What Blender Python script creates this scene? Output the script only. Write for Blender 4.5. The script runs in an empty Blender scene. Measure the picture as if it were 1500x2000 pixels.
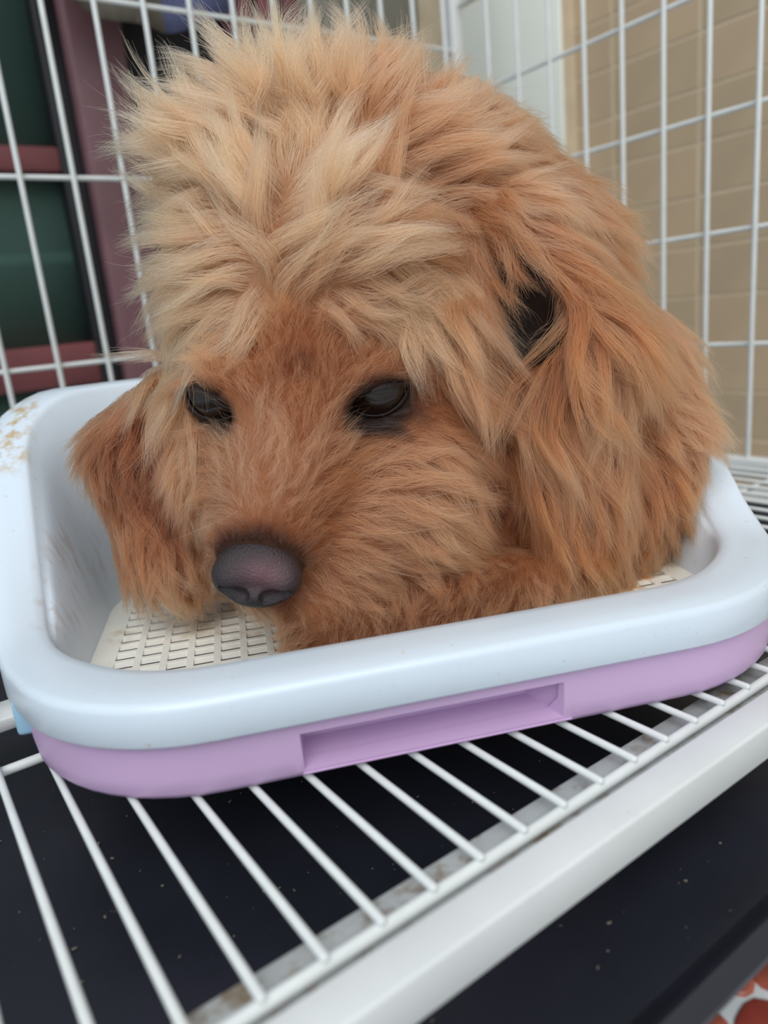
import bpy, bmesh, math, random
import numpy as np
from mathutils import Vector, Matrix
from mathutils.bvhtree import BVHTree
from mathutils.kdtree import KDTree

random.seed(7)
rng = np.random.default_rng(11)
scene = bpy.context.scene
col = scene.collection

# ------------------------------------------------------------------ camera
H = 0.165                       # lens height above the cage floor
FPX = 1445.0
RM = np.array([[0.81234631, -0.22395419, 0.53845891],
               [-0.57529736, -0.15649425, 0.80283404],
               [-0.09553233, -0.96195326, -0.25596778]])   # columns: right, down, forward
cam_d = bpy.data.cameras.new('camera')
cam_d.sensor_fit = 'VERTICAL'
cam_d.sensor_height = 36.0
cam_d.lens = FPX / 2000.0 * 36.0
cam_d.clip_start = 0.01
cam_d.dof.use_dof = True
cam_d.dof.focus_distance = 0.345
cam_d.dof.aperture_fstop = 5.6
cam = bpy.data.objects.new('camera', cam_d)
col.objects.link(cam)
mw = Matrix.Identity(4)
for i in range(3):
    mw[i][0] = RM[i, 0]; mw[i][1] = -RM[i, 1]; mw[i][2] = -RM[i, 2]
mw[2][3] = H
cam.matrix_world = mw
scene.camera = cam

# ------------------------------------------------------------------ light
world = bpy.data.worlds.new('overcast_sky')
scene.world = world
world.use_nodes = True
bg = world.node_tree.nodes['Background']
bg.inputs['Color'].default_value = (0.80, 0.91, 1.0, 1)
bg.inputs['Strength'].default_value = 0.62
sun_d = bpy.data.lights.new('sun', 'SUN')
sun_d.energy = 1.5
sun_d.angle = math.radians(50)
sun_d.color = (1.0, 0.97, 0.92)
sun = bpy.data.objects.new('sun', sun_d)
col.objects.link(sun)
sun.rotation_euler = (Vector((0.44, 0.58, -0.78))).to_track_quat('-Z', 'Y').to_euler()
scene.view_settings.view_transform = 'Standard'
scene.view_settings.look = 'None'
scene.view_settings.gamma = 1.0
scene.view_settings.use_curve_mapping = False
scene.view_settings.exposure = 0.38


# ------------------------------------------------------------------ helpers
def lin(r, g, b):
    def f(c):
        c /= 255.0
        return c / 12.92 if c <= 0.04045 else ((c + 0.055) / 1.055) ** 2.4
    return (f(r), f(g), f(b), 1.0)


def mat(name, color, rough=0.5, spec=0.5, var=0.0, scale=40.0, bump=0.0, bscale=200.0, coat=0.0, sss=0.0, trans=0.0):
    m = bpy.data.materials.new(name)
    m.use_nodes = True
    nt = m.node_tree
    b = nt.nodes['Principled BSDF']
    b.inputs['Base Color'].default_value = color
    b.inputs['Roughness'].default_value = rough
    b.inputs['Specular IOR Level'].default_value = spec
    b.inputs['Coat Weight'].default_value = coat
    b.inputs['Transmission Weight'].default_value = trans
    if sss:
        b.inputs['Subsurface Weight'].default_value = sss
        b.inputs['Subsurface Scale'].default_value = 0.004
    tc = nt.nodes.new('ShaderNodeTexCoord')
    if var:
        n = nt.nodes.new('ShaderNodeTexNoise')
        n.inputs['Scale'].default_value = scale
        n.inputs['Detail'].default_value = 6
        nt.links.new(tc.outputs['Object'], n.inputs['Vector'])
        mr = nt.nodes.new('ShaderNodeMapRange')
        mr.inputs['From Min'].default_value = 0.3
        mr.inputs['From Max'].default_value = 0.7
        mr.inputs['To Min'].default_value = 1 - var
        mr.inputs['To Max'].default_value = 1 + var
        nt.links.new(n.outputs['Fac'], mr.inputs['Value'])
        mx = nt.nodes.new('ShaderNodeVectorMath')
        mx.operation = 'SCALE'
        mx.inputs[0].default_value = color[:3]
        nt.links.new(mr.outputs['Result'], mx.inputs['Scale'])
        nt.links.new(mx.outputs['Vector'], b.inputs['Base Color'])
    if bump:
        n2 = nt.nodes.new('ShaderNodeTexNoise')
        n2.inputs['Scale'].default_value = bscale
        n2.inputs['Detail'].default_value = 4
        nt.links.new(tc.outputs['Object'], n2.inputs['Vector'])
        bp = nt.nodes.new('ShaderNodeBump')
        bp.inputs['Strength'].default_value = bump
        bp.inputs['Distance'].default_value = 0.002
        nt.links.new(n2.outputs['Fac'], bp.inputs['Height'])
        nt.links.new(bp.outputs['Normal'], b.inputs['Normal'])
    return m


def add_stains(m, color, scale, lo, hi, stretch=(1, 1, 1), box=None):
    """Mix a stain colour in by noise, optionally only inside a box in object space."""
    nt = m.node_tree
    b = nt.nodes['Principled BSDF']
    tc = nt.nodes.new('ShaderNodeTexCoord')
    mp = nt.nodes.new('ShaderNodeMapping')
    mp.inputs['Scale'].default_value = stretch
    nt.links.new(tc.outputs['Object'], mp.inputs['Vector'])
    n = nt.nodes.new('ShaderNodeTexNoise')
    n.inputs['Scale'].default_value = scale
    n.inputs['Detail'].default_value = 5
    n.inputs['Roughness'].default_value = 0.65
    nt.links.new(mp.outputs['Vector'], n.inputs['Vector'])
    mr = nt.nodes.new('ShaderNodeMapRange')
    mr.inputs['From Min'].default_value = lo
    mr.inputs['From Max'].default_value = hi
    nt.links.new(n.outputs['Fac'], mr.inputs['Value'])
    fac = mr.outputs['Result']
    if box:
        sep = nt.nodes.new('ShaderNodeSeparateXYZ')
        nt.links.new(tc.outputs['Object'], sep.inputs['Vector'])
        for ax, (a, c, soft) in box.items():
            for v, s in ((a, 1), (c, -1)):
                r = nt.nodes.new('ShaderNodeMapRange')
                r.inputs['From Min'].default_value = v - s * soft
                r.inputs['From Max'].default_value = v + s * soft
                nt.links.new(sep.outputs[ax], r.inputs['Value'])
                mu = nt.nodes.new('ShaderNodeMath')
                mu.operation = 'MULTIPLY'
                nt.links.new(fac, mu.inputs[0])
                nt.links.new(r.outputs['Result'], mu.inputs[1])
                fac = mu.outputs[0]
    mix = nt.nodes.new('ShaderNodeMix')
    mix.data_type = 'RGBA'
    inp = b.inputs['Base Color']
    if inp.links:
        nt.links.new(inp.links[0].from_socket, mix.inputs['A'])
    else:
        mix.inputs['A'].default_value = inp.default_value
    mix.inputs['B'].default_value = color
    nt.links.new(fac, mix.inputs['Factor'])
    nt.links.new(mix.outputs['Result'], inp)


def tag(o, label=None, cat=None, group=None, kind=None):
    if label: o['label'] = label
    if cat: o['category'] = cat
    if group: o['group'] = group
    if kind: o['kind'] = kind
    return o


def link(name, me, m=None, parent=None, loc=None):
    o = bpy.data.objects.new(name, me)
    col.objects.link(o)
    if m is not None and me is not None:
        me.materials.append(m)
    if parent is not None:
        o.parent = parent
    if loc is not None:
        o.location = loc
    return o


def empty(name, loc=(0, 0, 0), rz=0.0, parent=None):
    o = bpy.data.objects.new(name, None)
    col.objects.link(o)
    o.location = loc
    o.rotation_euler = (0, 0, rz)
    o.empty_display_size = 0.02
    if parent: o.parent = parent
    return o


def from_bm(name, bm, m, parent=None, smooth=True, loc=None):
    me = bpy.data.meshes.new(name)
    bm.normal_update()
    bm.to_mesh(me)
    bm.free()
    if smooth:
        me.shade_smooth()
    return link(name, me, m, parent, loc)


def box_bm(x0, x1, y0, y1, z0, z1, bevel=0.0, seg=2):
    bm = bmesh.new()
    bmesh.ops.create_cube(bm, size=1)
    for v in bm.verts:
        v.co.x = x0 + (v.co.x + 0.5) * (x1 - x0)
        v.co.y = y0 + (v.co.y + 0.5) * (y1 - y0)
        v.co.z = z0 + (v.co.z + 0.5) * (z1 - z0)
    if bevel:
        bmesh.ops.bevel(bm, geom=bm.edges[:], offset=bevel, segments=seg, affect='EDGES', profile=0.5)
    return bm


def rod_mesh(name, length, r, axis, seg=10):
    """round wire centred on its origin, running from 0 to length along an axis, with domed ends"""
    prof = [(0.0, 0.0), (0.35 * r, 0.8 * r), (r, r), (length - r, r), (length - 0.35 * r, 0.8 * r), (length, 0.0)]
    bm = bmesh.new()
    rings = []
    for t, rr in prof:
        ring = []
        n = seg if rr > 0 else 1
        for k in range(n):
            a = 2 * math.pi * k / seg
            p = (t, rr * math.cos(a), rr * math.sin(a))
            if axis == 'y': p = (p[1], p[0], p[2])
            if axis == 'z': p = (p[1], p[2], p[0])
            ring.append(bm.verts.new(p))
        rings.append(ring)
    for a, b in zip(rings[:-1], rings[1:]):
        for k in range(seg):
            q = [a[k % len(a)], a[(k + 1) % len(a)], b[(k + 1) % len(b)], b[k % len(b)]]
            u = []
            for v in q:
                if v not in u: u.append(v)
            bm.faces.new(u)
    bmesh.ops.recalc_face_normals(bm, faces=bm.faces[:])
    me = bpy.data.meshes.new(name)
    bm.to_mesh(me)
    bm.free()
    me.shade_smooth()
    return me


# ------------------------------------------------------------------ pixel rays
TH = math.radians(-23.4)                                   # turn of the pet tray in the cage
U = np.array([math.cos(TH), math.sin(TH), 0.0])
N = np.array([-math.sin(TH), math.cos(TH), 0.0])
CAM = np.array([0, 0, H])


def ray(x, y):
    v = RM @ np.array([x - 750.0, y - 1000.0, FPX])
    return v / np.linalg.norm(v)


def P(x, y, v):
    """point on the pixel's ray at depth v, measured along the tray's front-to-back axis"""
    w = ray(x, y)
    return CAM + w * (v / (w @ N))


def G(x, y, z):
    w = ray(x, y)
    return CAM + w * ((z - H) / w[2])


# ------------------------------------------------------------------ materials
M = {}
M['wire'] = mat('white_coated_wire', lin(218, 222, 222), 0.35, 0.5, 0.05, 60, 0.08, 300)
M['frame'] = mat('white_painted_steel', lin(214, 217, 218), 0.38, 0.5, 0.04, 25, 0.05, 400)
M['ledge'] = mat('dusty_steel_ledge', lin(176, 180, 180), 0.6, 0.4, 0.08, 60)
add_stains(M['ledge'], lin(128, 112, 92), 90, 0.50, 0.66)
add_stains(M['frame'], lin(170, 150, 125), 140, 0.68, 0.80)
M['pan'] = mat('black_plastic', lin(31, 33, 43), 0.40, 0.5, 0.2, 20, 0.10, 120)
add_stains(M['pan'], lin(70, 66, 60), 160, 0.70, 0.78)
M['crumb'] = mat('dust_crumb', lin(112, 106, 94), 0.9, 0.2)
M['white_plastic'] = mat('white_plastic', lin(208, 220, 232), 0.28, 0.5, 0.02, 15, 0.0, 200, 0.0, 0.05)
M['purple'] = mat('lilac_plastic', lin(200, 170, 208), 0.42, 0.45, 0.02, 20)
M['blue'] = mat('pale_blue_plastic', lin(150, 190, 215), 0.4)
M['grate'] = mat('worn_white_plastic', lin(226, 226, 218), 0.4, 0.5, 0.05, 60)
add_stains(M['grate'], lin(178, 164, 132), 26, 0.55, 0.72)
M['wood'] = mat('red_brown_wood', lin(112, 62, 66), 0.45, 0.5, 0.25, 12, 0.1, 60)
M['stile'] = mat('faded_brown_wood', lin(118, 84, 90), 0.45, 0.5, 0.2, 12, 0.1, 60)
M['dark_frame'] = mat('black_rubber_seal', lin(22, 24, 28), 0.5)
M['glass'] = mat('dark_window_glass', lin(130, 168, 158), 0.10, 0.5, 0.0, 5, trans=0.62)
M['room'] = mat('dark_green_wall', lin(150, 190, 178), 0.8, 0.3, 0.35, 6)
M['back_wall'] = mat('dark_painted_wall', lin(44, 40, 40), 0.7, 0.3, 0.25, 5)
M['grey_wall'] = mat('grey_plaster', lin(120, 118, 108), 0.8, 0.3, 0.12, 6)
M['green_panel'] = mat('green_painted_panel', lin(160, 200, 140), 0.6)
M['tile'] = mat('tan_tile', lin(192, 169, 141), 0.35, 0.5, 0.07, 10, 0.06, 60)
M['tile2'] = mat('tan_tile_pale', lin(186, 165, 138), 0.35, 0.5, 0.07, 12, 0.06, 60)
M['grout'] = mat('tile_grout', lin(206, 190, 164), 0.9, 0.2, 0.10, 30)
M['white_tile'] = mat('white_tile', lin(236, 240, 232), 0.18, 0.5, 0.02, 8)
M['cloth'] = mat('grey_cloth', lin(140, 134, 122), 0.9, 0.1, 0.12, 20)
M['cloth_blue'] = mat('blue_grey_cloth', lin(126, 132, 172), 0.9, 0.1, 0.12, 20)
M['blob_tan'] = mat('plain_tan', lin(232, 202, 168), 0.9, 0.1, 0.15, 15)
M['floor'] = mat('white_floor_tile', lin(210, 218, 222), 0.35, 0.5, 0.04, 20)
M['pebble'] = mat('red_brown_pebble', lin(158, 84, 68), 0.35, 0.5, 0.28, 90)
M['pebble2'] = mat('dark_red_pebble', lin(150, 66, 56), 0.35, 0.5, 0.25, 70)

# ------------------------------------------------------------------ setting
FZ = -0.062
floor = tag(from_bm('floor', box_bm(-1.2, 1.3, -1.2, 1.5, FZ - 0.05, FZ), M['floor'], smooth=False), kind='structure')
peb_spots = [G(1420, 1903, FZ), G(1534, 1915, FZ), G(1494, 2014, FZ), G(1378, 2014, FZ)]
peb_r = [0.0082, 0.0092, 0.0098, 0.0072]
tries = 0
while len(peb_spots) < 240 and tries < 8000:
    tries += 1
    p = np.array([random.uniform(-0.15, 0.62), random.uniform(-0.32, 0.088), FZ])
    r = random.uniform(0.0075, 0.0105)
    if all(np.linalg.norm(p - q) > (r + rr) * 1.10 + 0.003 for q, rr in zip(peb_spots, peb_r)):
        peb_spots.append(p); peb_r.append(r)
for i, (p, r) in enumerate(zip(peb_spots, peb_r)):
    bm = bmesh.new()
    n = 16
    ph = random.uniform(0, 6.3)
    rad = [r * (1 + 0.13 * math.cos(2 * a + ph) + 0.09 * math.cos(3 * a + ph * 2.3))
           for a in [2 * math.pi * k / n for k in range(n)]]
    rings = []
    for s, z in ((1.0, 0.0), (0.97, 0.0008), (0.86, 0.0014)):
        rings.append([bm.verts.new((s * rad[k] * math.cos(2 * math.pi * k / n), s * rad[k] * math.sin(2 * math.pi * k / n), z))
                      for k in range(n)])
    for a, b in zip(rings[:-1], rings[1:]):
        for k in range(n):
            bm.faces.new((a[k], a[(k + 1) % n], b[(k + 1) % n], b[k]))
    bm.faces.new(rings[-1])
    from_bm('pebble', bm, M['pebble2'] if i % 3 == 2 else M['pebble'], floor, loc=tuple(p))

# right-hand wall of stacked tan tiles
WX = 0.80
wall_right = tag(from_bm('wall_right', box_bm(WX, WX + 0.12, -1.2, 1.5, FZ, 1.1), M['grout'], smooth=False), kind='structure')
tw, thh = 0.112, 0.0535
tile_me = {}
for key in ('tile', 'tile2'):
    bm = box_bm(-0.004, 0.002, -tw / 2 + 0.0012, tw / 2 - 0.0012, -thh / 2 + 0.0011, thh / 2 - 0.0011, 0.0011, 1)
    me = bpy.data.meshes.new('tile')
    bm.to_mesh(me); bm.free()
    me.materials.append(M[key])
    tile_me[key] = me
PILY = 0.677
for j in range(12):
    for i in range(-1, 6):
        cy = 0.622 - tw / 2 - i * tw + tw
        if cy + tw / 2 > PILY + 0.06: continue
        o = link('tile', tile_me[random.choice(('tile', 'tile', 'tile2'))], None, wall_right,
                 (WX + 0.0032 + random.uniform(-0.0002, 0.0002), cy, 0.151 + (j - 3.5) * thh))
        o.rotation_euler = (0, 0, random.uniform(-0.003, 0.003))

# white tiled pilaster at the end of the tan wall
pil = tag(from_bm('trim_1', box_bm(WX - 0.022, WX + 0.02, PILY, 0.862, FZ, 1.1, 0.002), M['grout'], smooth=False), kind='structure')
zs = [FZ + 0.001, 0.235, 0.555, 0.86, 1.1]
for z0, z1 in zip(zs[:-1], zs[1:]):
    from_bm('tile', box_bm(WX - 0.026, WX - 0.020, PILY + 0.001, 0.861, z0 + 0.0018, z1 - 0.0018, 0.0015, 2), M['white_tile'], pil)

# back wall: grey plaster at the corner, then a red-brown window
BY = 0.97
wall_back = tag(from_bm('wall_back', box_bm(0.58, WX + 0.12, BY, BY + 0.1, FZ, 1.1), M['grey_wall'], smooth=False), kind='structure')
trim = tag(from_bm('trim_2', box_bm(0.34, 0.585, BY - 0.01, BY + 0.1, FZ, 1.1, 0.002), M['back_wall'], smooth=False), kind='structure')
for x0, x1 in ((0.468, 0.512), (0.520, 0.548), (0.556, 0.583)):
    from_bm('panel', box_bm(x0, x1, BY - 0.022, BY - 0.008, FZ, 1.1, 0.004), M['wood'], trim)
win = tag(empty('window_1', (0.0, BY, FZ)), kind='structure')
wz = -FZ
from_bm('stile', box_bm(0.272, 0.338, -0.03, 0.05, 0, 1.16, 0.006), M['stile'], win)
from_bm('seal', box_bm(0.246, 0.273, -0.012, 0.05, 0, 1.16, 0.003), M['dark_frame'], win)
for z0, z1 in ((0.118, 0.168), (0.358, 0.386), (0.70, 0.74)):
    from_bm('rail', box_bm(-0.9, 0.247, -0.012, 0.045, z0 + wz, z1 + wz, 0.004), M['wood'], win)
for z0, z1 in ((-0.06, 0.119), (0.167, 0.359), (0.385, 0.701), (0.739, 1.09)):
    from_bm('pane', box_bm(-0.9, 0.247, 0.015, 0.021, z0 + wz, z1 + wz), M['glass'], win)
inner = tag(from_bm('wall_inner', box_bm(-1.3, 0.40, BY + 0.55, BY + 0.6, FZ, 1.1), M['room'], smooth=False), kind='structure')
tag(from_bm('green_panel', box_bm(-0.15, 0.26, BY + 0.40, BY + 0.43, FZ, 1.1, 0.004), M['green_panel']),
    'tall pale green panel standing behind the window glass', 'panel')
bm = bmesh.new()
bmesh.ops.create_uvsphere(bm, u_segments=24, v_segments=16, radius=1)
for v in bm.verts:
    c = v.co
    s = 1 - 0.35 * max(0.0, -c.z) + 0.08 * math.sin(5 * c.x + 3 * c.z)
    v.co = (c.x * 0.072 * s, c.y * 0.05 * s, c.z * 0.125)
blob = from_bm('tan_blob', bm, M['blob_tan'], loc=(0.315, BY + 0.17, 0.27))  # stand-in for a tan shape in the pane, too vague to identify
tag(blob, 'vague pale tan bag seen through the dark window glass', 'blob')
bm = box_bm(-0.3, 0.5, BY + 0.10, BY + 0.30, FZ, 0.146, 0.004)
tag(from_bm('low_cabinet', bm, M['back_wall']), 'guessed low dark cabinet under the tan bag behind the glass', 'cabinet')  # guessed support added below the tan stand-in

# cloth hanging down in front of the window
bm = bmesh.new()
nx, nz = 40, 18
grid = []
for i in range(nx + 1):
    cx = 0.225 + (0.462 - 0.225) * i / nx
    sag = 0.500 + 0.035 * ((i / nx - 0.45) / 0.5) ** 2 - 0.012 * (i / nx)
    colv = []
    for k in range(nz + 1):
        t = k / nz
        z = sag + (0.90 - sag) * t
        y = BY - 0.085 + 0.010 * math.sin(cx * 70 + 2 * t) * (1 - 0.5 * t) + 0.01 * math.sin(9 * t + cx * 20)
        colv.append(bm.verts.new((cx, y, z)))
    grid.append(colv)
for i in range(nx):
    for k in range(nz):
        f = bm.faces.new((grid[i][k], grid[i + 1][k], grid[i + 1][k + 1], grid[i][k + 1]))
        f.material_index = 1 if i > 24 else 0
bmesh.ops.solidify(bm, geom=bm.faces[:], thickness=0.003)
cl = from_bm('hanging_cloth', bm, M['cloth'])
cl.data.materials.append(M['cloth_blue'])
tag(cl, 'sagging grey and blue cloth hanging in front of the window', 'cloth')

# ------------------------------------------------------------------ cage
CX0, CX1 = -0.26, 0.66          # cage in x
CY0, CY1 = 0.1515, 0.7335       # floor rod / back panel
TOP = 0.80
cage = tag(empty('pet_cage', (0.2, 0.43, FZ)),
           'white wire pet cage with a steel frame and a wire floor', 'cage')


def cpart(o, parent=cage):
    o.parent = parent
    base = Vector((0.2, 0.43, FZ))
    if parent is cage:
        o.location = o.location - base
    return o


fw = 0.0190595
wire_r = 0.00150
grid_o = cpart(link('floor_grid', rod_mesh('floor_grid', CX1 - CX0 - 0.012, 0.0022, 'x'), M['wire'], None, (CX0 + 0.006, CY0 + 0.0005, -0.0042)))
gl = Vector((CX0 + 0.006, CY0 + 0.0005, -0.0042))
fl_me = rod_mesh('floor_wire', CY1 - CY0 - 0.004, wire_r, 'y')
fl_me.materials.append(M['wire'])
x = 0.04898 - 16 * fw
while x < CX1 - 0.008:
    if x > CX0 + 0.008:
        o = link('floor_wire', fl_me, None, grid_o, Vector((x, CY0 - 0.0012, -wire_r)) - gl)
    x += fw
cr_me = rod_mesh('cross_wire', CX1 - CX0 - 0.012, 0.0022, 'x')
cr_me.materials.append(M['wire'])
for y in (0.3255, 0.52, CY1 - 0.006):
    link('cross_wire', cr_me, None, grid_o, Vector((CX0 + 0.006, y, -0.0048)) - gl)

# steel frame under and in front of the wire floor
cpart(from_bm('front_bar', box_bm(CX0, CX1, 0.1305, 0.1447, -0.0165, -0.0006, 0.0013, 3), M['frame']))
cpart(from_bm('front_ledge', box_bm(CX0, CX1, 0.1440, 0.1660, -0.0092, -0.0078, 0.0003, 1), M['ledge']))
cpart(from_bm('middle_bar', box_bm(CX0, CX1, 0.385, 0.407, -0.016, -0.0085, 0.001, 1), M['frame']))
for nm, bxs in (('back_bar', (CX0, CX1, CY1 + 0.004, CY1 + 0.016, -0.0165, 0.006)),
                ('end_bar', (CX1 - 0.004, CX1 + 0.010, 0.131, CY1 + 0.016, -0.014, 0.0045)),
                ('end_bar', (CX0 - 0.010, CX0 + 0.004, 0.131, CY1 + 0.016, -0.014, 0.0045))):
    cpart(from_bm(nm, box_bm(*bxs, 0.0018, 2), M['frame']))
for px, py in ((CX1 + 0.003, CY1 + 0.008), (CX0 - 0.003, CY1 + 0.008), (CX1 + 0.003, 0.138), (CX0 - 0.003, 0.138)):
    top = TOP if py > 0.5 else -0.0005
    cpart(from_bm('corner_post', box_bm(px - 0.0075, px + 0.0075, py - 0.0075, py + 0.0075, FZ, top, 0.0018, 2), M['frame']))

# back panel and end panel: one wire each
WR = 0.00235
bp = cpart(link('back_panel', rod_mesh('back_panel', CX1 - CX0, 0.0032, 'x'), M['wire'], None, (CX0, CY1 + 0.006, TOP)))
bl = Vector((CX0, CY1 + 0.006, TOP))
v_me = rod_mesh('wall_wire', TOP, WR, 'z'); v_me.materials.append(M['wire'])
xw = 1.192 * 0.165 - 8 * 0.04445
while xw < CX1 - 0.01:
    if xw > CX0 + 0.01:
        link('wall_wire', v_me, None, bp, Vector((xw, CY1, 0.0)) - bl)
    xw += 0.04445
h_me = rod_mesh('cross_wire', CX1 - CX0, WR * 0.95, 'x'); h_me.materials.append(M['wire'])
for z in (0.1485, 0.3095, 0.4565, 0.62):
    link('cross_wire', h_me, None, bp, Vector((CX0, CY1 + 2 * WR, z)) - bl)
ep = cpart(link('end_panel', rod_mesh('end_panel', CY1 - 0.14, 0.0032, 'y'), M['wire'], None, (CX1, 0.14, TOP)))
el = Vector((CX1, 0.14, TOP))
yw = 2.2278 * 0.165 + 8 * 0.0450
while yw > 0.15:
    if yw < CY1 - 0.008:
        link('wall_wire', v_me, None, ep, Vector((CX1, yw, 0.0)) - el)
    yw -= 0.0450
h2_me = rod_mesh('cross_wire', CY1 - 0.14, WR * 0.95, 'y'); h2_me.materials.append(M['wire'])
for z in (0.1083, 0.2079, 0.3065, 0.405, 0.503, 0.602):
    link('cross_wire', h2_me, None, ep, Vector((CX1 + 2 * WR, 0.14, z)) - el)

# black slide-out pan under the cage
def pan_bm():
    bm = bmesh.new()
    x0, x1, y0, y1 = -0.25, 0.645, 0.0915, 0.72
    prof = [(0.000, -0.0345), (0.000, -0.0322), (0.0045, -0.0312), (0.0062, -0.0300), (0.0080, -0.0312),
            (0.0135, -0.0395), (0.0190, -0.0440), (0.028, -0.0455), (0.040, -0.0458)]
    rings = []
    for off, z in prof:
        r = 0.028 - off if off < 0.02 else 0.008
        ring = []
        for cx, cy, a0 in ((x1 - off - r, y0 + off + r, -90), (x1 - off - r, y1 - off - r, 0),
                           (x0 + off + r, y1 - off - r, 90), (x0 + off + r, y0 + off + r, 180)):
            for k in range(7):
                a = math.radians(a0 + 90 * k / 6)
                ring.append(bm.verts.new((cx + r * math.cos(a), cy + r * math.sin(a), z)))
        rings.append(ring)
    for a, b in zip(rings[:-1], rings[1:]):
        n = len(a)
        for k in range(n):
            bm.faces.new((a[k], a[(k + 1) % n], b[(k + 1) % n], b[k]))
    bm.faces.new(rings[-1])
    bmesh.ops.recalc_face_normals(bm, faces=bm.faces[:])
    bmesh.ops.solidify(bm, geom=bm.faces[:], thickness=0.0012)
    bmesh.ops.recalc_face_normals(bm, faces=bm.faces[:])
    return bm
pan = from_bm('slide_out_pan', pan_bm(), M['pan'])
pan.data.set_sharp_from_angle(angle=math.radians(25))
for q in pan.data.polygons:
    if len(q.vertices) > 4: q.use_smooth = False
tag(pan, 'black plastic slide-out pan speckled with dust under the wire floor', 'pan')
cr = bmesh.new()
for i in range(420):
    if i < 390:
        px, py = random.uniform(0.0, 0.42), random.uniform(0.14, 0.42)
    else:
        px, py = random.uniform(0.05, 0.3), random.uniform(0.112, 0.14)
    z = -0.0456 if py > 0.132 else -0.0448 + (0.132 - py) * 0.06
    s = random.choice((0.00012, 0.00015, 0.0002, 0.0002, 0.00028, 0.0004, 0.0006))
    m4 = Matrix.Translation((px, py, z + s * 0.72)) @ Matrix.Rotation(random.uniform(0, 3), 4, 'Z') @ Matrix.Diagonal((s * random.uniform(1, 2.4), s, s * 0.7, 1))
    bmesh.ops.create_icosphere(cr, subdivisions=1, radius=1, matrix=m4)
tag(from_bm('crumbs', cr, M['crumb'], smooth=False), 'pale crumbs and dust scattered over the black pan', 'crumbs', kind='stuff')

# ------------------------------------------------------------------ pet toilet tray
UC, VC = 0.0695, 0.38
tray_org = UC * U + VC * N
tray = tag(empty('pet_toilet_tray', (tray_org[0], tray_org[1], 0.0), TH),
           'white and lilac plastic pet toilet tray with a high back under the dog', 'tray')


def outline(a, vf, vb, rf, rb, ns=22, nc=14, nside=16):
    """closed rounded rectangle in tray space, counter-clockwise from the front-left, with even parameter counts"""
    pts = []
    def seg(p, q, n):
        for k in range(n):
            t = k / n
            pts.append((p[0] + (q[0] - p[0]) * t, p[1] + (q[1] - p[1]) * t))
    def arc(cx, cy, r, a0, n):
        for k in range(n):
            an = math.radians(a0 + 90 * k / n)
            pts.append((cx + r * math.cos(an), cy + r * math.sin(an)))
    seg((-a + rf, vf), (a - rf, vf), ns)
    arc(a - rf, vf + rf, rf, -90, nc)
    seg((a, vf + rf), (a, vb - rb), nside)
    arc(a - rb, vb - rb, rb, 0, nc)
    seg((a - rb, vb), (-a + rb, vb), ns)
    arc(-a + rb, vb - rb, rb, 90, nc)
    seg((-a, vb - rb), (-a, vf + rf), nside)
    arc(-a + rf, vf + rf, rf, 180, nc)
    return np.array(pts)


def loft(rings, close_first=False, close_last=False):
    bm = bmesh.new()
    vr = [[bm.verts.new(tuple(p)) for p in r] for r in rings]
    n = len(vr[0])
    for a, b in zip(vr[:-1], vr[1:]):
        for k in range(n):
            bm.faces.new((a[k], a[(k + 1) % n], b[(k + 1) % n], b[k]))
    if close_first: bm.faces.new(vr[0])
    if close_last: bm.faces.new(vr[-1])
    bmesh.ops.recalc_face_normals(bm, faces=bm.faces[:])
    return bm


def zrim(v):
    t = np.clip((v - 0.300) / 0.190, 0, 1)
    return 0.043 + 0.098 * (0.55 * t + 0.45 * t * t * (3 - 2 * t)) * np.clip(t * 4, 0, 1) ** 0.6


def rim_ring(inset, dz, rf, flare_dz=0.0):
    a = 0.178 - inset
    o = outline(a, 0.2405 + inset * (1.0 if inset < 0.006 else 1.62), 0.512 - inset, rf, 0.085 - inset * 0.6)
    vref = outline(0.178, 0.2405, 0.512, 0.085, 0.085)[:, 1]
    u = o[:, 0] * (1 + 1.12 * np.maximum(0, o[:, 1] - 0.29))
    z = zrim(vref) + dz
    return np.stack([u, o[:, 1] - VC, z], 1)


floor_o = outline(0.156, 0.281, 0.470, 0.045, 0.05)
GZ = 0.0160
fl = np.stack([floor_o[:, 0], floor_o[:, 1] - VC, np.full(len(floor_o), GZ)], 1)
r_in = rim_ring(0.0205, -0.0045, 0.068)
rings = []
base_o = outline(0.172, 0.2475, 0.500, 0.083, 0.08)
low = np.stack([base_o[:, 0], base_o[:, 1] - VC, np.full(len(base_o), 0.0255)], 1)
rings.append(low)
tmp = rim_ring(0.0045, -0.0165, 0.082); rings.append(tmp)
for ins, dz, rf in ((0.0006, -0.0168, 0.0845), (0.0, -0.0160, 0.085), (0.0001, -0.0034, 0.085), (0.0008, -0.0012, 0.0845), (0.0026, -0.0001, 0.084),
                    (0.0085, 0.0, 0.079), (0.0150, -0.0004, 0.0725), (0.0183, -0.0012, 0.070), (0.0198, -0.0026, 0.0685)):
    rings.append(rim_ring(ins, dz, rf))
rings.append(r_in)
for t in (0.1, 0.25, 0.45, 0.65, 0.82, 0.93, 0.98):
    s = t ** 0.75
    q = r_in * (1 - s) + fl * s
    q[:, 2] = r_in[:, 2] * (1 - t ** 1.25) + GZ * t ** 1.25
    rings.append(q)
rings.append(fl)
add_stains(M['white_plastic'], lin(186, 160, 118), 130, 0.46, 0.66, (1, 1, 1),
           {'X': (-0.205, -0.181, 0.003), 'Y': (0.035, 0.095, 0.008), 'Z': (0.082, 0.139, 0.002)})
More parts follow.
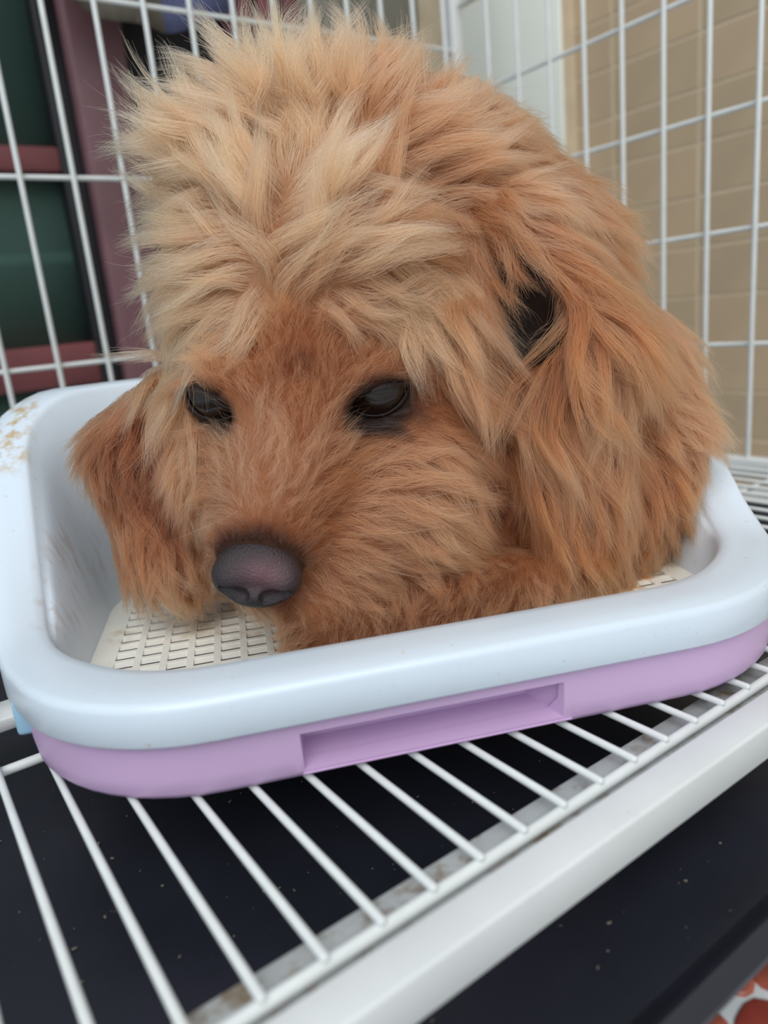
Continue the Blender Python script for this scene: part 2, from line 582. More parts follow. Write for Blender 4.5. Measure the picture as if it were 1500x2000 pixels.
add_stains(M['white_plastic'], lin(186, 176, 172), 110, 0.50, 0.68, (1, 1.2, 0.22),
           {'X': (-0.172, -0.145, 0.004), 'Y': (-0.045, 0.06, 0.012), 'Z': (0.03, 0.080, 0.012)})
add_stains(M['white_plastic'], lin(196, 182, 150), 300, 0.66, 0.72, (1, 1, 1))
from_bm('tray_body', loft(rings), M['white_plastic'], tray)

# molded grate with real openings
pu, pv = 0.01266, 0.0105
def grate_bm():
    bm = bmesh.new()
    umin, umax, vmin, vmax = -0.156, 0.156, 0.281 - VC, 0.470 - VC
    nu, nv = int((umax - umin - 0.012) / pu), int((vmax - vmin - 0.010) / pv)
    ou = (umax - umin - nu * pu) / 2
    ov = (vmax - vmin - nv * pv) / 2
    us, vs = [umin], [vmin]
    for i in range(nu):
        us += [umin + ou + i * pu + 0.0017, umin + ou + (i + 1) * pu - 0.0017]
    for i in range(nv):
        vs += [vmin + ov + i * pv + 0.0013, vmin + ov + (i + 1) * pv - 0.0013]
    us.append(umax); vs.append(vmax)
    top = [[bm.verts.new((a, b, GZ + 0.0002)) for b in vs] for a in us]
    bot = [[bm.verts.new((a, b, GZ - 0.0050)) for b in vs] for a in us]
    def inside(a, b):
        dx = max(abs(a) - (0.156 - 0.045), 0); m = (vmin + vmax) / 2
        dy = max(abs(b - m) - ((vmax - vmin) / 2 - 0.045), 0)
        return dx * dx + dy * dy <= 0.046 ** 2
    for i in range(len(us) - 1):
        for j in range(len(vs) - 1):
            cu, cv = (us[i] + us[i + 1]) / 2, (vs[j] + vs[j + 1]) / 2
            if not inside(cu, cv): continue
            hole = (i % 2 == 1) and (j % 2 == 1)
            if hole:
                for (p, q) in (((i, j), (i + 1, j)), ((i + 1, j), (i + 1, j + 1)), ((i + 1, j + 1), (i, j + 1)), ((i, j + 1), (i, j))):
                    bm.faces.new((top[p[0]][p[1]], top[q[0]][q[1]], bot[q[0]][q[1]], bot[p[0]][p[1]]))
                # sloping louvre at the back of the opening leaves a slit at its front
                a0, a1, b0, b1 = us[i], us[i + 1], vs[j], vs[j + 1]
                lv = [bm.verts.new(q) for q in ((a0, b0 + 0.0036, GZ - 0.0008), (a1, b0 + 0.0036, GZ - 0.0008), (a1, b1, GZ - 0.0001), (a0, b1, GZ - 0.0001))]
                bm.faces.new(lv)
            else:
                bm.faces.new((top[i][j], top[i + 1][j], top[i + 1][j + 1], top[i][j + 1]))
                bm.faces.new((bot[i][j], bot[i][j + 1], bot[i + 1][j + 1], bot[i + 1][j]))
    for v in [v for v in bm.verts if not v.link_faces]:
        bm.verts.remove(v)
    return bm
from_bm('grate', grate_bm(), M['grate'], tray, smooth=False)

# lilac base with a finger slot in the front
def base_ring(inset, z):
    o = outline(0.1765 - inset, 0.2452 + inset, 0.5005 - inset, 0.083 - inset * 0.5, 0.08 - inset * 0.5)
    return np.stack([o[:, 0], o[:, 1] - VC, np.full(len(o), z)], 1)
brs = [base_ring(0.012, 0.0020), base_ring(0.0080, 0.0002), base_ring(0.0048, 0.0003), base_ring(0.0026, 0.0014), base_ring(0.0012, 0.0038), base_ring(0.0006, 0.0100),
       base_ring(0.0, 0.0268), base_ring(0.002, 0.0268), base_ring(0.0035, 0.012), base_ring(0.010, 0.0032)]
bmb = loft(brs)
# flat bottom, double skinned
bmb.verts.ensure_lookup_table()
nring = len(brs[0])
bmb.faces.new([bmb.verts[k] for k in range(nring)][::-1])
bmb.faces.new([bmb.verts[(len(brs) - 1) * nring + k] for k in range(nring)])
bmesh.ops.recalc_face_normals(bmb, faces=bmb.faces[:])
base = from_bm('base_pan', bmb, M['purple'], tray)
SU0, SU1 = 0.006 - UC, 0.112 - UC           # slot ends along the front
bm = bmesh.new()
def slot_solid(grow):
    # opening wider at the front than at its back; the lip slopes down to the front
    f = 0.2452 - VC - 0.006
    k = 0.2452 - VC + 0.019
    a = [(SU0 - 0.001 - grow, f, 0.0030 - grow * 0.5), (SU1 + 0.001 + grow, f, 0.0030 - grow * 0.5), (SU1 + 0.001 + grow, f, 0.0205 + grow), (SU0 - 0.001 - grow, f, 0.0205 + grow)]
    b = [(SU0 + 0.002 - grow, k + grow, 0.0075 - grow * 0.5), (SU1 - 0.011 + grow, k + grow, 0.0075 - grow * 0.5), (SU1 - 0.011 + grow, k + grow, 0.0185 + grow), (SU0 + 0.002 - grow, k + grow, 0.0185 + grow)]
    bm = bmesh.new()
    va = [bm.verts.new(p) for p in a]; vb = [bm.verts.new(p) for p in b]
    bm.faces.new(va); bm.faces.new(vb[::-1])
    for i in range(4):
        bm.faces.new((va[i], va[(i + 1) % 4], vb[(i + 1) % 4], vb[i]))
    bmesh.ops.recalc_face_normals(bm, faces=bm.faces[:])
    return bm
def apply_mods(o):
    dg = bpy.context.evaluated_depsgraph_get()
    me = bpy.data.meshes.new_from_object(o.evaluated_get(dg))
    o.modifiers.clear()
    o.data = me
cut = from_bm('slot_cutter', slot_solid(0.0), None, tray, smooth=False)
bo = base.modifiers.new('slot', 'BOOLEAN'); bo.operation = 'DIFFERENCE'; bo.object = cut; bo.solver = 'EXACT'
bpy.context.view_layer.update()
apply_mods(base)
bpy.data.objects.remove(cut)
# walls of the finger slot
sb = slot_solid(0.0)
sb.faces.ensure_lookup_table()
front = [f for f in sb.faces if all(v.co.y < 0.2452 - VC - 0.004 for v in f.verts)]
bmesh.ops.delete(sb, geom=front, context='FACES')
for v in sb.verts:
    if v.co.y < 0.2452 - VC: v.co.y = 0.2452 - VC + 0.0006
bmesh.ops.reverse_faces(sb, faces=sb.faces[:])
from_bm('finger_slot', sb, M['purple'], base, smooth=False)
for q in base.data.polygons:
    q.use_smooth = True
base.data.set_sharp_from_angle(angle=math.radians(35))
# pale blue clips at the two ends
for s in (-1, 1):
    from_bm('latch', box_bm(s * 0.1705 - 0.005, s * 0.1705 + 0.005, 0.296 - VC, 0.345 - VC, 0.0135, 0.0295, 0.002), M['blue'], tray)

# ------------------------------------------------------------------ dog: body as one smooth surface
def smin(a, b, k):
    h = np.clip(0.5 + 0.5 * (b - a) / k, 0, 1)
    return b * (1 - h) + a * h - k * h * (1 - h)


def sphere(p, c, r):
    return np.linalg.norm(p - c, axis=-1) - r


def ellipsoid(p, c, rad, axes=None):
    q = p - c
    if axes is not None:
        q = q @ np.array(axes).T
    q = q / np.array(rad)
    k0 = np.linalg.norm(q, axis=-1)
    k1 = np.linalg.norm(q / np.array(rad), axis=-1)
    return k0 * (k0 - 1) / np.maximum(k1, 1e-9)


def cone(p, a, b, ra, rb):
    ab = b - a
    t = np.clip(((p - a) @ ab) / (ab @ ab), 0, 1)
    return np.linalg.norm(p - (a + t[..., None] * ab), axis=-1) - (ra + (rb - ra) * t)


TA = [U, N, np.array([0, 0, 1.0])]
CAM_R, CAM_D, CAM_F = RM[:, 0], RM[:, 1], RM[:, 2]


ER = CAM + ray(733, 756) * 0.3620
EL = CAM + ray(432, 768) * 0.3560
EYE_SPEC = ((ER, (0.95, -0.30), 13, 27, 0.0172, (0.10, 0.30)), (EL, (0.90, 0.44), 12, 26, 0.0155, (-0.50, 0.28)))
EYES = []
for c, ax, ou, ol, r, turn in EYE_SPEC:
    w = (c - CAM) / np.linalg.norm(c - CAM)
    Z = -w + turn[1] * CAM_D + turn[0] * CAM_R
    Z = Z / np.linalg.norm(Z)
    X = ax[0] * CAM_R + ax[1] * CAM_D
    X = X - Z * (X @ Z); X /= np.linalg.norm(X)
    EYES.append((c, r, X, np.cross(Z, X), Z))


def dog_sdf(p):
    # trunk curled up behind the head
    d = ellipsoid(p, P(815, 570, .430), (.102, .046, .102), TA)
    d = smin(d, sphere(p, P(500, 350, .428), .039), .03)
    d = smin(d, sphere(p, P(680, 300, .435), .038), .03)
    d = smin(d, sphere(p, P(825, 362, .435), .034), .03)
    d = smin(d, sphere(p, P(1035, 530, .428), .044), .03)
    d = smin(d, sphere(p, P(1235, 870, .412), .046), .03)
    d = smin(d, sphere(p, P(1180, 740, .420), .046), .03)
    d = smin(d, sphere(p, P(1180, 1000, .390), .038), .03)
    d = smin(d, sphere(p, P(1280, 880, .372), .033), .025)
    d = smin(d, sphere(p, P(1210, 985, .364), .026), .02)
    d = smin(d, sphere(p, P(870, 950, .405), .058), .03)
    d = smin(d, sphere(p, P(560, 1000, .415), .050), .03)
    # forelegs folded along the front of the tray
    d = smin(d, cone(p, P(1180, 1110, .352), P(970, 1160, .336), .017, .016), .012)
    d = smin(d, cone(p, P(970, 1160, .336), P(860, 1190, .326), .016, .015), .010)
    d = smin(d, cone(p, P(800, 1205, .332), P(620, 1238, .309), .016, .0145), .008)
    # head
    h = ellipsoid(p, P(600, 560, .400), (.064, .056, .062), TA)
    h = smin(h, sphere(p, P(580, 700, .382), .045), .02)
    h = smin(h, cone(p, P(570, 840, .358), P(515, 1065, .316), .037, .0215), .02)
    h = smin(h, sphere(p, P(790, 950, .366), .041), .025)
    h = smin(h, sphere(p, P(690, 1060, .345), .026), .02)
    h = smin(h, sphere(p, P(800, 1060, .352), .028), .02)
    h = smin(h, sphere(p, P(660, 1120, .334), .020), .015)
    h = smin(h, sphere(p, P(440, 930, .376), .030), .025)
    h = smin(h, sphere(p, P(840, 700, .387), .040), .02)
    h = smin(h, sphere(p, P(745, 690, .372), .020), .02)
    h = smin(h, cone(p, P(620, 1120, .340), P(540, 1140, .325), .018, .013), .012)
    for c, r, X, Y, Z in EYES:
        h = smin(h, sphere(p, c + Z * 0.001, r * 1.05), .012)
        h = -smin(-h, ellipsoid(p, c + Z * r * 0.95 - Y * r * 0.20, (r * .98, r * .41, r * .75), [X, Y, Z]), .003)
    d = smin(d, h, .012)
    # ears
    e = cone(p, P(985, 455, .392), P(1100, 690, .360), .024, .030)
    e = smin(e, cone(p, P(1100, 690, .360), P(1125, 1000, .350), .030, .027), .015)
    d = smin(d, e, .006)
    f = cone(p, P(350, 790, .405), P(275, 890, .395), .020, .023)
    f = smin(f, cone(p, P(275, 890, .395), P(330, 1070, .385), .023, .023), .012)
    d = smin(d, f, .008)
    # hollow in front of the ear
    c = cone(p, P(990, 515, .345), P(1022, 640, .343), .017, .019)
    d = -smin(-d, c, .006)
    # crease between cheek and ear
    c = cone(p, P(950, 830, .333), P(985, 1010, .336), .008, .011)
    d = -smin(-d, c, .006)
    # keep inside the tray
    pu_, pv_ = p @ U, p @ N
    d = np.maximum(d, GZ + 0.0010 - p[..., 2])
    qu = np.abs(pu_ - UC) - (0.156 - 0.045)
    qv = np.abs(pv_ - 0.3755) - (0.0945 - 0.045)
    wall = np.hypot(np.maximum(qu, 0), np.maximum(qv, 0)) + np.minimum(np.maximum(qu, qv), 0) - 0.045
    d = np.maximum(d, wall + 0.0045 - 0.27 * (1 - 0.85 * np.clip((pv_ - 0.405) / 0.03, 0, 1)) * np.clip(p[..., 2] - 0.020, 0, 1))
    return d


def surface_nets(F, org, h):
    s = F < 0
    nx, ny, nz = F.shape
    c = np.zeros((nx - 1, ny - 1, nz - 1, 3))
    cnt = np.zeros((nx - 1, ny - 1, nz - 1))
    corners = [(i, j, k) for i in (0, 1) for j in (0, 1) for k in (0, 1)]
    def view(A, o):
        return A[o[0]:nx - 1 + o[0], o[1]:ny - 1 + o[1], o[2]:nz - 1 + o[2]]
    for a in corners:
        for ax in range(3):
            if a[ax]: continue
            b = list(a); b[ax] = 1
            fa, fb = view(F, a), view(F, b)
            m = (fa < 0) != (fb < 0)
            t = np.where(m, fa / np.where(m, fa - fb, 1), 0)
            for q in range(3):
                val = float(a[q]) + (t if q == ax else 0.0)
                c[..., q] += np.where(m, val, 0)
            cnt += m
    idx = -np.ones(cnt.shape, int)
    act = cnt > 0
    idx[act] = np.arange(act.sum())
    ijk = np.argwhere(act)
    verts = org + h * (ijk + c[act] / cnt[act][:, None])
    faces = []
    for ax in range(3):
        sl_a = [slice(None)] * 3; sl_b = [slice(None)] * 3
        sl_a[ax] = slice(0, -1); sl_b[ax] = slice(1, None)
        ch = s[tuple(sl_a)] != s[tuple(sl_b)]
        e = np.argwhere(ch)
        o1, o2 = (ax + 1) % 3, (ax + 2) % 3
        lim = np.array(F.shape) - 1
        ok = (e[:, o1] > 0) & (e[:, o2] > 0) & (e[:, o1] < lim[o1]) & (e[:, o2] < lim[o2])
        e = e[ok]
        inside = s[e[:, 0], e[:, 1], e[:, 2]]
        def g(d1, d2):
            q = e.copy(); q[:, o1] -= d1; q[:, o2] -= d2
            return idx[q[:, 0], q[:, 1], q[:, 2]]
        quad = np.stack([g(1, 1), g(0, 1), g(0, 0), g(1, 0)], 1)
        quad[~inside] = quad[~inside][:, ::-1]
        faces.append(quad)
    return verts, np.concatenate(faces)


def grid_eval(fn, lo, hi, h):
    ns = np.ceil((hi - lo) / h).astype(int) + 1
    ax = [lo[i] + h * np.arange(ns[i]) for i in range(3)]
    g = np.stack(np.meshgrid(*ax, indexing='ij'), -1)
    return fn(g)


def np_mesh(name, v, f):
    me = bpy.data.meshes.new(name)
    me.from_pydata(v.tolist(), [], f.tolist())
    me.shade_smooth()
    return me


LO, HI, HS = np.array([-0.06, 0.14, 0.008]), np.array([0.47, 0.56, 0.37]), 0.0040
F = grid_eval(dog_sdf, LO, HI, HS)
GRAD = np.stack(np.gradient(F, HS), -1)


def tri(A, p):
    q = np.clip((p - LO) / HS, 0, np.array(F.shape) - 1.001)
    i = q.astype(int); t = q - i
    out = 0
    for a in (0, 1):
        for b in (0, 1):
            for c in (0, 1):
                w = (t[:, 0] if a else 1 - t[:, 0]) * (t[:, 1] if b else 1 - t[:, 1]) * (t[:, 2] if c else 1 - t[:, 2])
                val = A[i[:, 0] + a, i[:, 1] + b, i[:, 2] + c]
                out = out + (w[:, None] * val if val.ndim == 2 else w * val)
    return out


def unit(v):
    return v / np.maximum(np.linalg.norm(v, axis=-1, keepdims=True), 1e-9)


dv, df = surface_nets(F, LO, HS)
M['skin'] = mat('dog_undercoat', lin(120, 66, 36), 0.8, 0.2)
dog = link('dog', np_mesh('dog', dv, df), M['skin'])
tag(dog, 'shaggy apricot dog curled in the pet tray with its head bowed', 'dog')
bvh = BVHTree.FromPolygons([tuple(v) for v in dv], [tuple(q) for q in df.tolist()])


def hit(x, y):
    w = ray(x, y)
    r = bvh.ray_cast(Vector(CAM), Vector(w), 2.0)
    if r[0] is None:
        # nearest approach of the ray to the body
        best = None
        for t in np.linspace(0.28, 0.56, 29):
            q = CAM + t * w
            n = bvh.find_nearest(Vector(q))
            if best is None or n[3] < best[1]: best = (np.array(n[0]), n[3])
        return best[0]
    return np.array(r[0])


# ------------------------------------------------------------------ eyes and nose
M['eye'] = mat('eye_brown', lin(30, 19, 14), 0.07, 0.4, 0.0, 10)
M['lid'] = mat('dark_eyelid_skin', lin(30, 20, 18), 0.55, 0.3, 0.15, 200, 0.3, 500)
for (c, r, X, Y, Z), (_, _, open_u, open_l, _, _) in zip(EYES, EYE_SPEC):
    bm = bmesh.new()
    bmesh.ops.create_uvsphere(bm, u_segments=32, v_segments=24, radius=r)
    bmesh.ops.translate(bm, verts=bm.verts[:], vec=Vector(c))
    eye = from_bm('eye', bm, M['eye'], dog)
    eye['label'] = 'dark brown glossy eye'
    for which in (1, -1):
        bm = bmesh.new()
        nl, nt_ = 28, 10
        lay = []
        for rad in (1.01, 1.07):
            rows = []
            for i in range(nl + 1):
                lon = math.radians(-82 + 164 * i / nl)
                cth = max(0.0, math.cos(lon * 90 / 62)) if abs(lon) < math.radians(62) else 0.0
                edge = (open_u * cth - 3) if which == 1 else (-3 - open_l * cth)
                end = edge + which * (8 if which == 1 else 20)
                row = []
                for j in range(nt_ + 1):
                    t = j / nt_
                    lat = math.radians(edge + (end - edge) * t)
                    rr = r * (rad - (0.05 * t * t if rad > 1.03 else 0))
                    q = c + rr * (math.cos(lat) * math.sin(lon) * X + math.sin(lat) * Y + math.cos(lat) * math.cos(lon) * Z)
                    row.append(bm.verts.new(tuple(q)))
                rows.append(row)
            lay.append(rows)
        for rows, flip in ((lay[0], True), (lay[1], False)):
            for i in range(nl):
                for j in range(nt_):
                    q = (rows[i][j], rows[i + 1][j], rows[i + 1][j + 1], rows[i][j + 1])
                    bm.faces.new(q[::-1] if flip else q)
        for i in range(nl):
            bm.faces.new((lay[0][i][0], lay[0][i + 1][0], lay[1][i + 1][0], lay[1][i][0]))
        bmesh.ops.recalc_face_normals(bm, faces=bm.faces[:])
        from_bm('eyelid', bm, M['lid'], eye)

NC = P(503, 1112, .2985)
NX = unit(1.0 * CAM_R + 0.10 * CAM_D)
NZ = unit(-ray(503, 1112) + 0.24 * CAM_D - 0.10 * CAM_R)
NX = unit(NX - NZ * (NX @ NZ))
NY = np.cross(NZ, NX)


def nose_sdf(p):
    q = np.stack([(p - NC) @ NX, (p - NC) @ NY, (p - NC) @ NZ], -1)
    d = ellipsoid(q, np.array([0, .0015, -.004]), (.0160, .0120, .0125))
    for s in (-1, 1):
        d = smin(d, ellipsoid(q, np.array([s * .0108, -.0030, -.001]), (.0082, .0088, .0090)), .0035)
    d = smin(d, ellipsoid(q, np.array([0, -.0105, -.0015]), (.0125, .0062, .0085)), .003)
    for s in (-1, 1):
        c = cone(q, np.array([s * .0054, -.0104, .0066]), np.array([s * .0130, -.0086, .0048]), .0034, .0024)
        d = -smin(-d, c, .0010)
    g = cone(q, np.array([0, -.006, .0105]), np.array([0, -.017, .0065]), .0006, .0009)
    d = -smin(-d, g, .0014)
    return d


hn = 0.0007
nl_, nh_ = NC - 0.027, NC + 0.027
nv, nf = surface_nets(grid_eval(nose_sdf, nl_, nh_, hn), nl_, hn)
M['nose'] = mat('dog_nose_leather', lin(74, 56, 62), 0.36, 0.5, 0.0, 45, 0.5, 1300)
nose = link('nose', np_mesh('nose', nv, nf), M['nose'], dog)
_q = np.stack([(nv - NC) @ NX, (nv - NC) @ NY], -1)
_w = np.exp(-((_q[:, 0] - .003) / .010) ** 2 - ((_q[:, 1] - .000) / .0065) ** 2)[:, None]  # pinkish sheen painted into the middle of the nose colour
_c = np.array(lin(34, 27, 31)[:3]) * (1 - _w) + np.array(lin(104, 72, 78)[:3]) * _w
_ca = nose.data.color_attributes.new('tone', 'FLOAT_COLOR', 'POINT')
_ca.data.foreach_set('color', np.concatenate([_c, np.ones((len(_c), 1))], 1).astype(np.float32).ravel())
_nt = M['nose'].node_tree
_at = _nt.nodes.new('ShaderNodeAttribute'); _at.attribute_name = 'tone'
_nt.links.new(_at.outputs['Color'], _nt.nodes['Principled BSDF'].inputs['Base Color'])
nose['label'] = 'dark purple-brown wet nose'

# ------------------------------------------------------------------ fur
GOLD, TAN, ORANGE, DEEP, DARK, LEG = [np.array(lin(*c)[:3]) for c in
                                 ((200, 146, 109), (180, 120, 85), (164, 98, 60), (124, 66, 38), (36, 23, 18), (142, 90, 60))]
# pixel on the body, direction the hair lies (image right / image down), length in mm, lift, colour
CT = [
    # parting and topknot
    (545, 560, 0.0, -1.0, 40, .45, GOLD), (540, 480, -.1, -1.0, 42, .40, GOLD), (470, 500, -.9, -.3, 38, .35, GOLD),
    (400, 480, -1.0, .0, 38, .35, GOLD), (370, 560, -.9, .45, 36, .30, GOLD), (440, 590, -.8, .55, 36, .30, GOLD),
    (500, 610, -.65, .75, 26, .25, GOLD), (420, 660, -.45, .9, 34, .30, GOLD), (360, 650, -.5, .9, 34, .25, GOLD),
    (350, 740, -.2, 1.0, 44, .22, GOLD), (380, 800, -.1, 1.0, 42, .22, TAN), (1045, 660, .6, .8, 40, .15, ORANGE),
    (620, 540, .7, -.6, 36, .40, GOLD), (690, 500, .95, -.1, 40, .35, GOLD), (760, 540, .8, .55, 42, .30, GOLD),
    (700, 590, .75, .6, 36, .30, GOLD), (640, 600, .5, .6, 22, .25, TAN), (800, 620, .55, .85, 38, .25, GOLD),
    (850, 520, .65, .75, 48, .25, GOLD), (880, 620, .45, .9, 52, .20, TAN), (900, 720, .4, .9, 52, .20, TAN),
    (600, 430, .15, -1.0, 42, .40, GOLD), (700, 410, .7, -.6, 40, .35, TAN), (800, 430, .9, .2, 42, .30, TAN),
    (900, 430, .85, .5, 45, .25, TAN), (500, 400, -.5, -.85, 42, .40, GOLD), (420, 400, -.9, -.4, 40, .40, GOLD),
    # back and shoulders
    (440, 300, -.8, -.55, 42, .50, GOLD), (500, 240, -.5, -.85, 42, .50, GOLD), (580, 240, -.2, -1.0, 42, .45, GOLD),
    (650, 220, .0, -1.0, 38, .40, GOLD), (740, 220, .15, -1.0, 34, .38, TAN), (830, 260, .4, -.9, 30, .32, TAN),
    (600, 330, -.1, -1.0, 42, .40, GOLD), (720, 310, .3, -.9, 40, .35, TAN), (820, 330, .7, -.5, 40, .30, TAN),
    (920, 330, .85, -.4, 30, .25, TAN), (1000, 380, .9, .1, 32, .22, TAN), (1080, 430, .95, .25, 34, .20, TAN),
    (1150, 420, .9, .35, 40, .25, TAN), (980, 400, .9, .4, 40, .25, TAN),
    (1230, 500, .85, .5, 40, .25, ORANGE), (1240, 600, .6, .8, 34, .20, TAN),
    # near ear
    (1010, 470, .75, .6, 46, .20, ORANGE), (1080, 520, .75, .65, 48, .18, ORANGE), (1150, 580, .6, .8, 46, .18, ORANGE),
    (1060, 610, .55, .85, 46, .15, ORANGE), (1090, 720, .35, .95, 46, .15, ORANGE), (1150, 760, .25, 1.0, 42, .15, TAN),
    (1030, 740, .4, .9, 50, .15, TAN), (1020, 860, .15, 1.0, 46, .15, ORANGE), (1090, 860, .15, 1.0, 42, .15, TAN),
    (1160, 880, .1, 1.0, 38, .15, ORANGE), (1110, 980, .25, .95, 36, .18, ORANGE), (1180, 1010, .2, 1.0, 34, .20, ORANGE),
    (1040, 980, .2, .95, 34, .20, ORANGE), (985, 470, .9, .4, 26, .12, DEEP), (950, 560, .2, 1.0, 40, .12, TAN), (950, 640, .25, .97, 46, .12, TAN), (1000, 570, .3, 1.0, 8, .1, DARK), (1010, 620, .3, 1.0, 8, .1, DARK),  # DARK hairs paint in the shade of the ear hollow
    # flank and haunch
    (1230, 720, .5, .85, 30, .20, TAN), (1290, 800, .55, .8, 26, .20, TAN), (1350, 880, .6, .75, 20, .20, TAN), (1360, 950, .35, .9, 20, .18, ORANGE),
    (1280, 900, .4, .9, 26, .20, ORANGE), (1330, 950, .45, .85, 22, .22, ORANGE), (1240, 1000, .25, .95, 26, .20, ORANGE),
    (1220, 1080, .2, .95, 24, .25, TAN), (1200, 930, .25, .95, 30, .20, TAN),
    # face
    (580, 640, .05, -1.0, 14, .35, ORANGE), (520, 690, -.3, -.9, 12, .35, ORANGE), (580, 710, .1, -1.0, 10, .35, DEEP),
    (650, 670, .45, -.9, 12, .35, ORANGE), (720, 690, .6, -.75, 11, .30, ORANGE), (800, 690, .8, .1, 14, .25, ORANGE),
    (470, 720, -.5, -.7, 12, .3, ORANGE), (580, 770, .1, -1.0, 9, .28, ORANGE), (600, 830, .25, -.95, 12, .25, ORANGE),
    (520, 850, -.1, -1.0, 13, .25, TAN), (500, 920, -.05, -1.0, 13, .28, TAN), (540, 960, .25, -.95, 13, .28, TAN),
    (500, 990, .0, -1.0, 10, .30, TAN), (470, 960, -.4, -.9, 14, .3, TAN), (560, 900, .3, -.95, 14, .25, TAN),
    (640, 870, .8, -.6, 17, .22, TAN), (700, 850, .9, .1, 15, .2, ORANGE), (780, 830, .95, .15, 14, .18, ORANGE),
    (860, 800, .9, .4, 20, .18, ORANGE), (720, 910, 1.0, -.2, 22, .22, TAN), (820, 900, 1.0, .0, 26, .22, TAN),
    (900, 880, .9, .35, 28, .2, TAN), (640, 960, .95, -.25, 18, .22, ORANGE), (720, 990, 1.0, .0, 24, .22, TAN),
    (820, 990, 1.0, .08, 28, .25, TAN), (900, 980, .95, .2, 28, .25, TAN), (620, 1040, .95, .1, 15, .25, ORANGE),
    (690, 1070, .95, .2, 20, .25, TAN), (780, 1070, .95, .25, 26, .25, TAN), (640, 1120, .85, .45, 17, .28, TAN),
    (700, 1150, .75, .6, 18, .3, TAN), (880, 1060, .9, .4, 26, .25, TAN), (590, 1010, .6, -.5, 10, .25, ORANGE),
    (505, 1045, .0, -1.0, 8, .3, DEEP), (440, 1060, -.6, -.3, 10, .3, DEEP), (600, 1180, .4, .9, 12, .3, TAN),
    (430, 880, -.45, -.3, 16, .28, TAN), (400, 930, -.7, .4, 20, .25, TAN), (400, 1000, -.6, .6, 22, .25, TAN),
    (440, 1010, -.6, .1, 14, .25, TAN), (380, 870, -.5, .7, 24, .25, TAN),
    # far ear and chest tuft
    (330, 800, -.3, .95, 20, .06, DEEP), (260, 850, -.25, 1.0, 20, .05, DEEP), (240, 920, .0, 1.0, 20, .08, DEEP),
    (300, 920, .1, 1.0, 22, .06, DEEP), (960, 900, .2, 1.0, 10, .1, DEEP), (975, 980, .2, 1.0, 10, .1, DEEP), (330, 1000, .2, 1.0, 24, .12, DEEP), (280, 1020, .1, 1.0, 22, .14, ORANGE),  # DEEP hairs between cheek and near ear paint in the crease's shade
    (330, 1090, .3, .95, 26, .25, TAN), (380, 1080, .5, .85, 24, .25, TAN), (420, 1140, .6, .8, 18, .25, TAN),
    # forelegs
    (600, 1230, -.8, .4, 13, .25, LEG), (680, 1212, -.6, .6, 13, .22, LEG), (760, 1200, -.5, .75, 14, .22, LEG),
    (880, 1175, -.6, .6, 15, .22, LEG), (960, 1145, -.5, .7, 16, .22, LEG), (1060, 1100, -.2, .9, 16, .25, TAN), (1150, 1090, .1, .95, 18, .25, TAN),
]
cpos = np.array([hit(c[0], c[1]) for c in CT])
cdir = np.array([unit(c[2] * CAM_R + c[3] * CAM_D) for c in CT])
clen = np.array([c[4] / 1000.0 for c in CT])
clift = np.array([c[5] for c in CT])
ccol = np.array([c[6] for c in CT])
# the far side, which only shows from elsewhere: hair falls down and back
ext = []
for x, z in ((-0.02, 0.08), (0.02, 0.2), (0.06, 0.1), (0.1, 0.22), (0.14, 0.1), (0.18, 0.2), (0.22, 0.1), (0.1, 0.30), (0.26, 0.06)):
    n = bvh.find_nearest(Vector(U * x + N * 0.58 + np.array([0, 0, z])))
    ext.append(np.array(n[0]))
cpos = np.concatenate([cpos, ext])
cdir = np.concatenate([cdir, np.tile(unit(np.array([0, 0, -1.0]) + 0.2 * N), (len(ext), 1))])
clen = np.concatenate([clen, np.full(len(ext), 0.034)])
clift = np.concatenate([clift, np.full(len(ext), 0.3)])
ccol = np.concatenate([ccol, np.tile(TAN, (len(ext), 1))])

# triangles for sampling roots
tris = np.concatenate([df[:, [0, 1, 2]], df[:, [0, 2, 3]]])
ta, tb, tcv = dv[tris[:, 0]], dv[tris[:, 1]], dv[tris[:, 2]]
area = 0.5 * np.linalg.norm(np.cross(tb - ta, tcv - ta), axis=1)


def sample(n, weight=None):
    w = area if weight is None else area * weight
    k = rng.choice(len(tris), n, p=w / w.sum())
    a, b = rng.random(n), rng.random(n)
    m = a + b > 1
    a[m], b[m] = 1 - a[m], 1 - b[m]
    p = ta[k] + a[:, None] * (tb[k] - ta[k]) + b[:, None] * (tcv[k] - ta[k])
    return p[p[:, 2] > GZ + 0.004]


def groom(p):
    d2 = ((p[:, None, :] - cpos[None]) ** 2).sum(-1)
    w = 1.0 / (d2 + 1.5e-5) ** 2
    w /= w.sum(1, keepdims=True)
    return w @ cdir, w @ clen, w @ clift, w @ ccol


def dark_points(p, base, length=None):
    """dark pigment of skin and short hair round the eyes, behind the nose, and shade painted into the ear hollow"""
    shortness = 1.0 if length is None else np.clip((0.024 - length) / 0.008, 0, 1)
    for c, r, X, Y, Z in EYES:
        q = p - c
        de = np.hypot((q @ X) / 1.22, ((q @ Y) + 0.22 * r) / 0.85) + 1.3 * np.abs(np.minimum(q @ Z, 0))
        f = (np.clip((r * 1.06 - de) / (r * 0.30), 0, 1) * shortness)[:, None]
        base = base * (1 - f) + DARK * f
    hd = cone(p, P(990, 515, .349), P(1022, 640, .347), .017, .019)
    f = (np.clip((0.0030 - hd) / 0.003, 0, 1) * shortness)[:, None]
    base = base * (1 - f) + DARK * 0.6 * f  # shade of the ear hollow painted into skin and hair colour
    f = np.clip((0.0060 - nose_sdf(p)) / 0.004, 0, 1)[:, None] * 0.85
    return base * (1 - f) + DARK * f


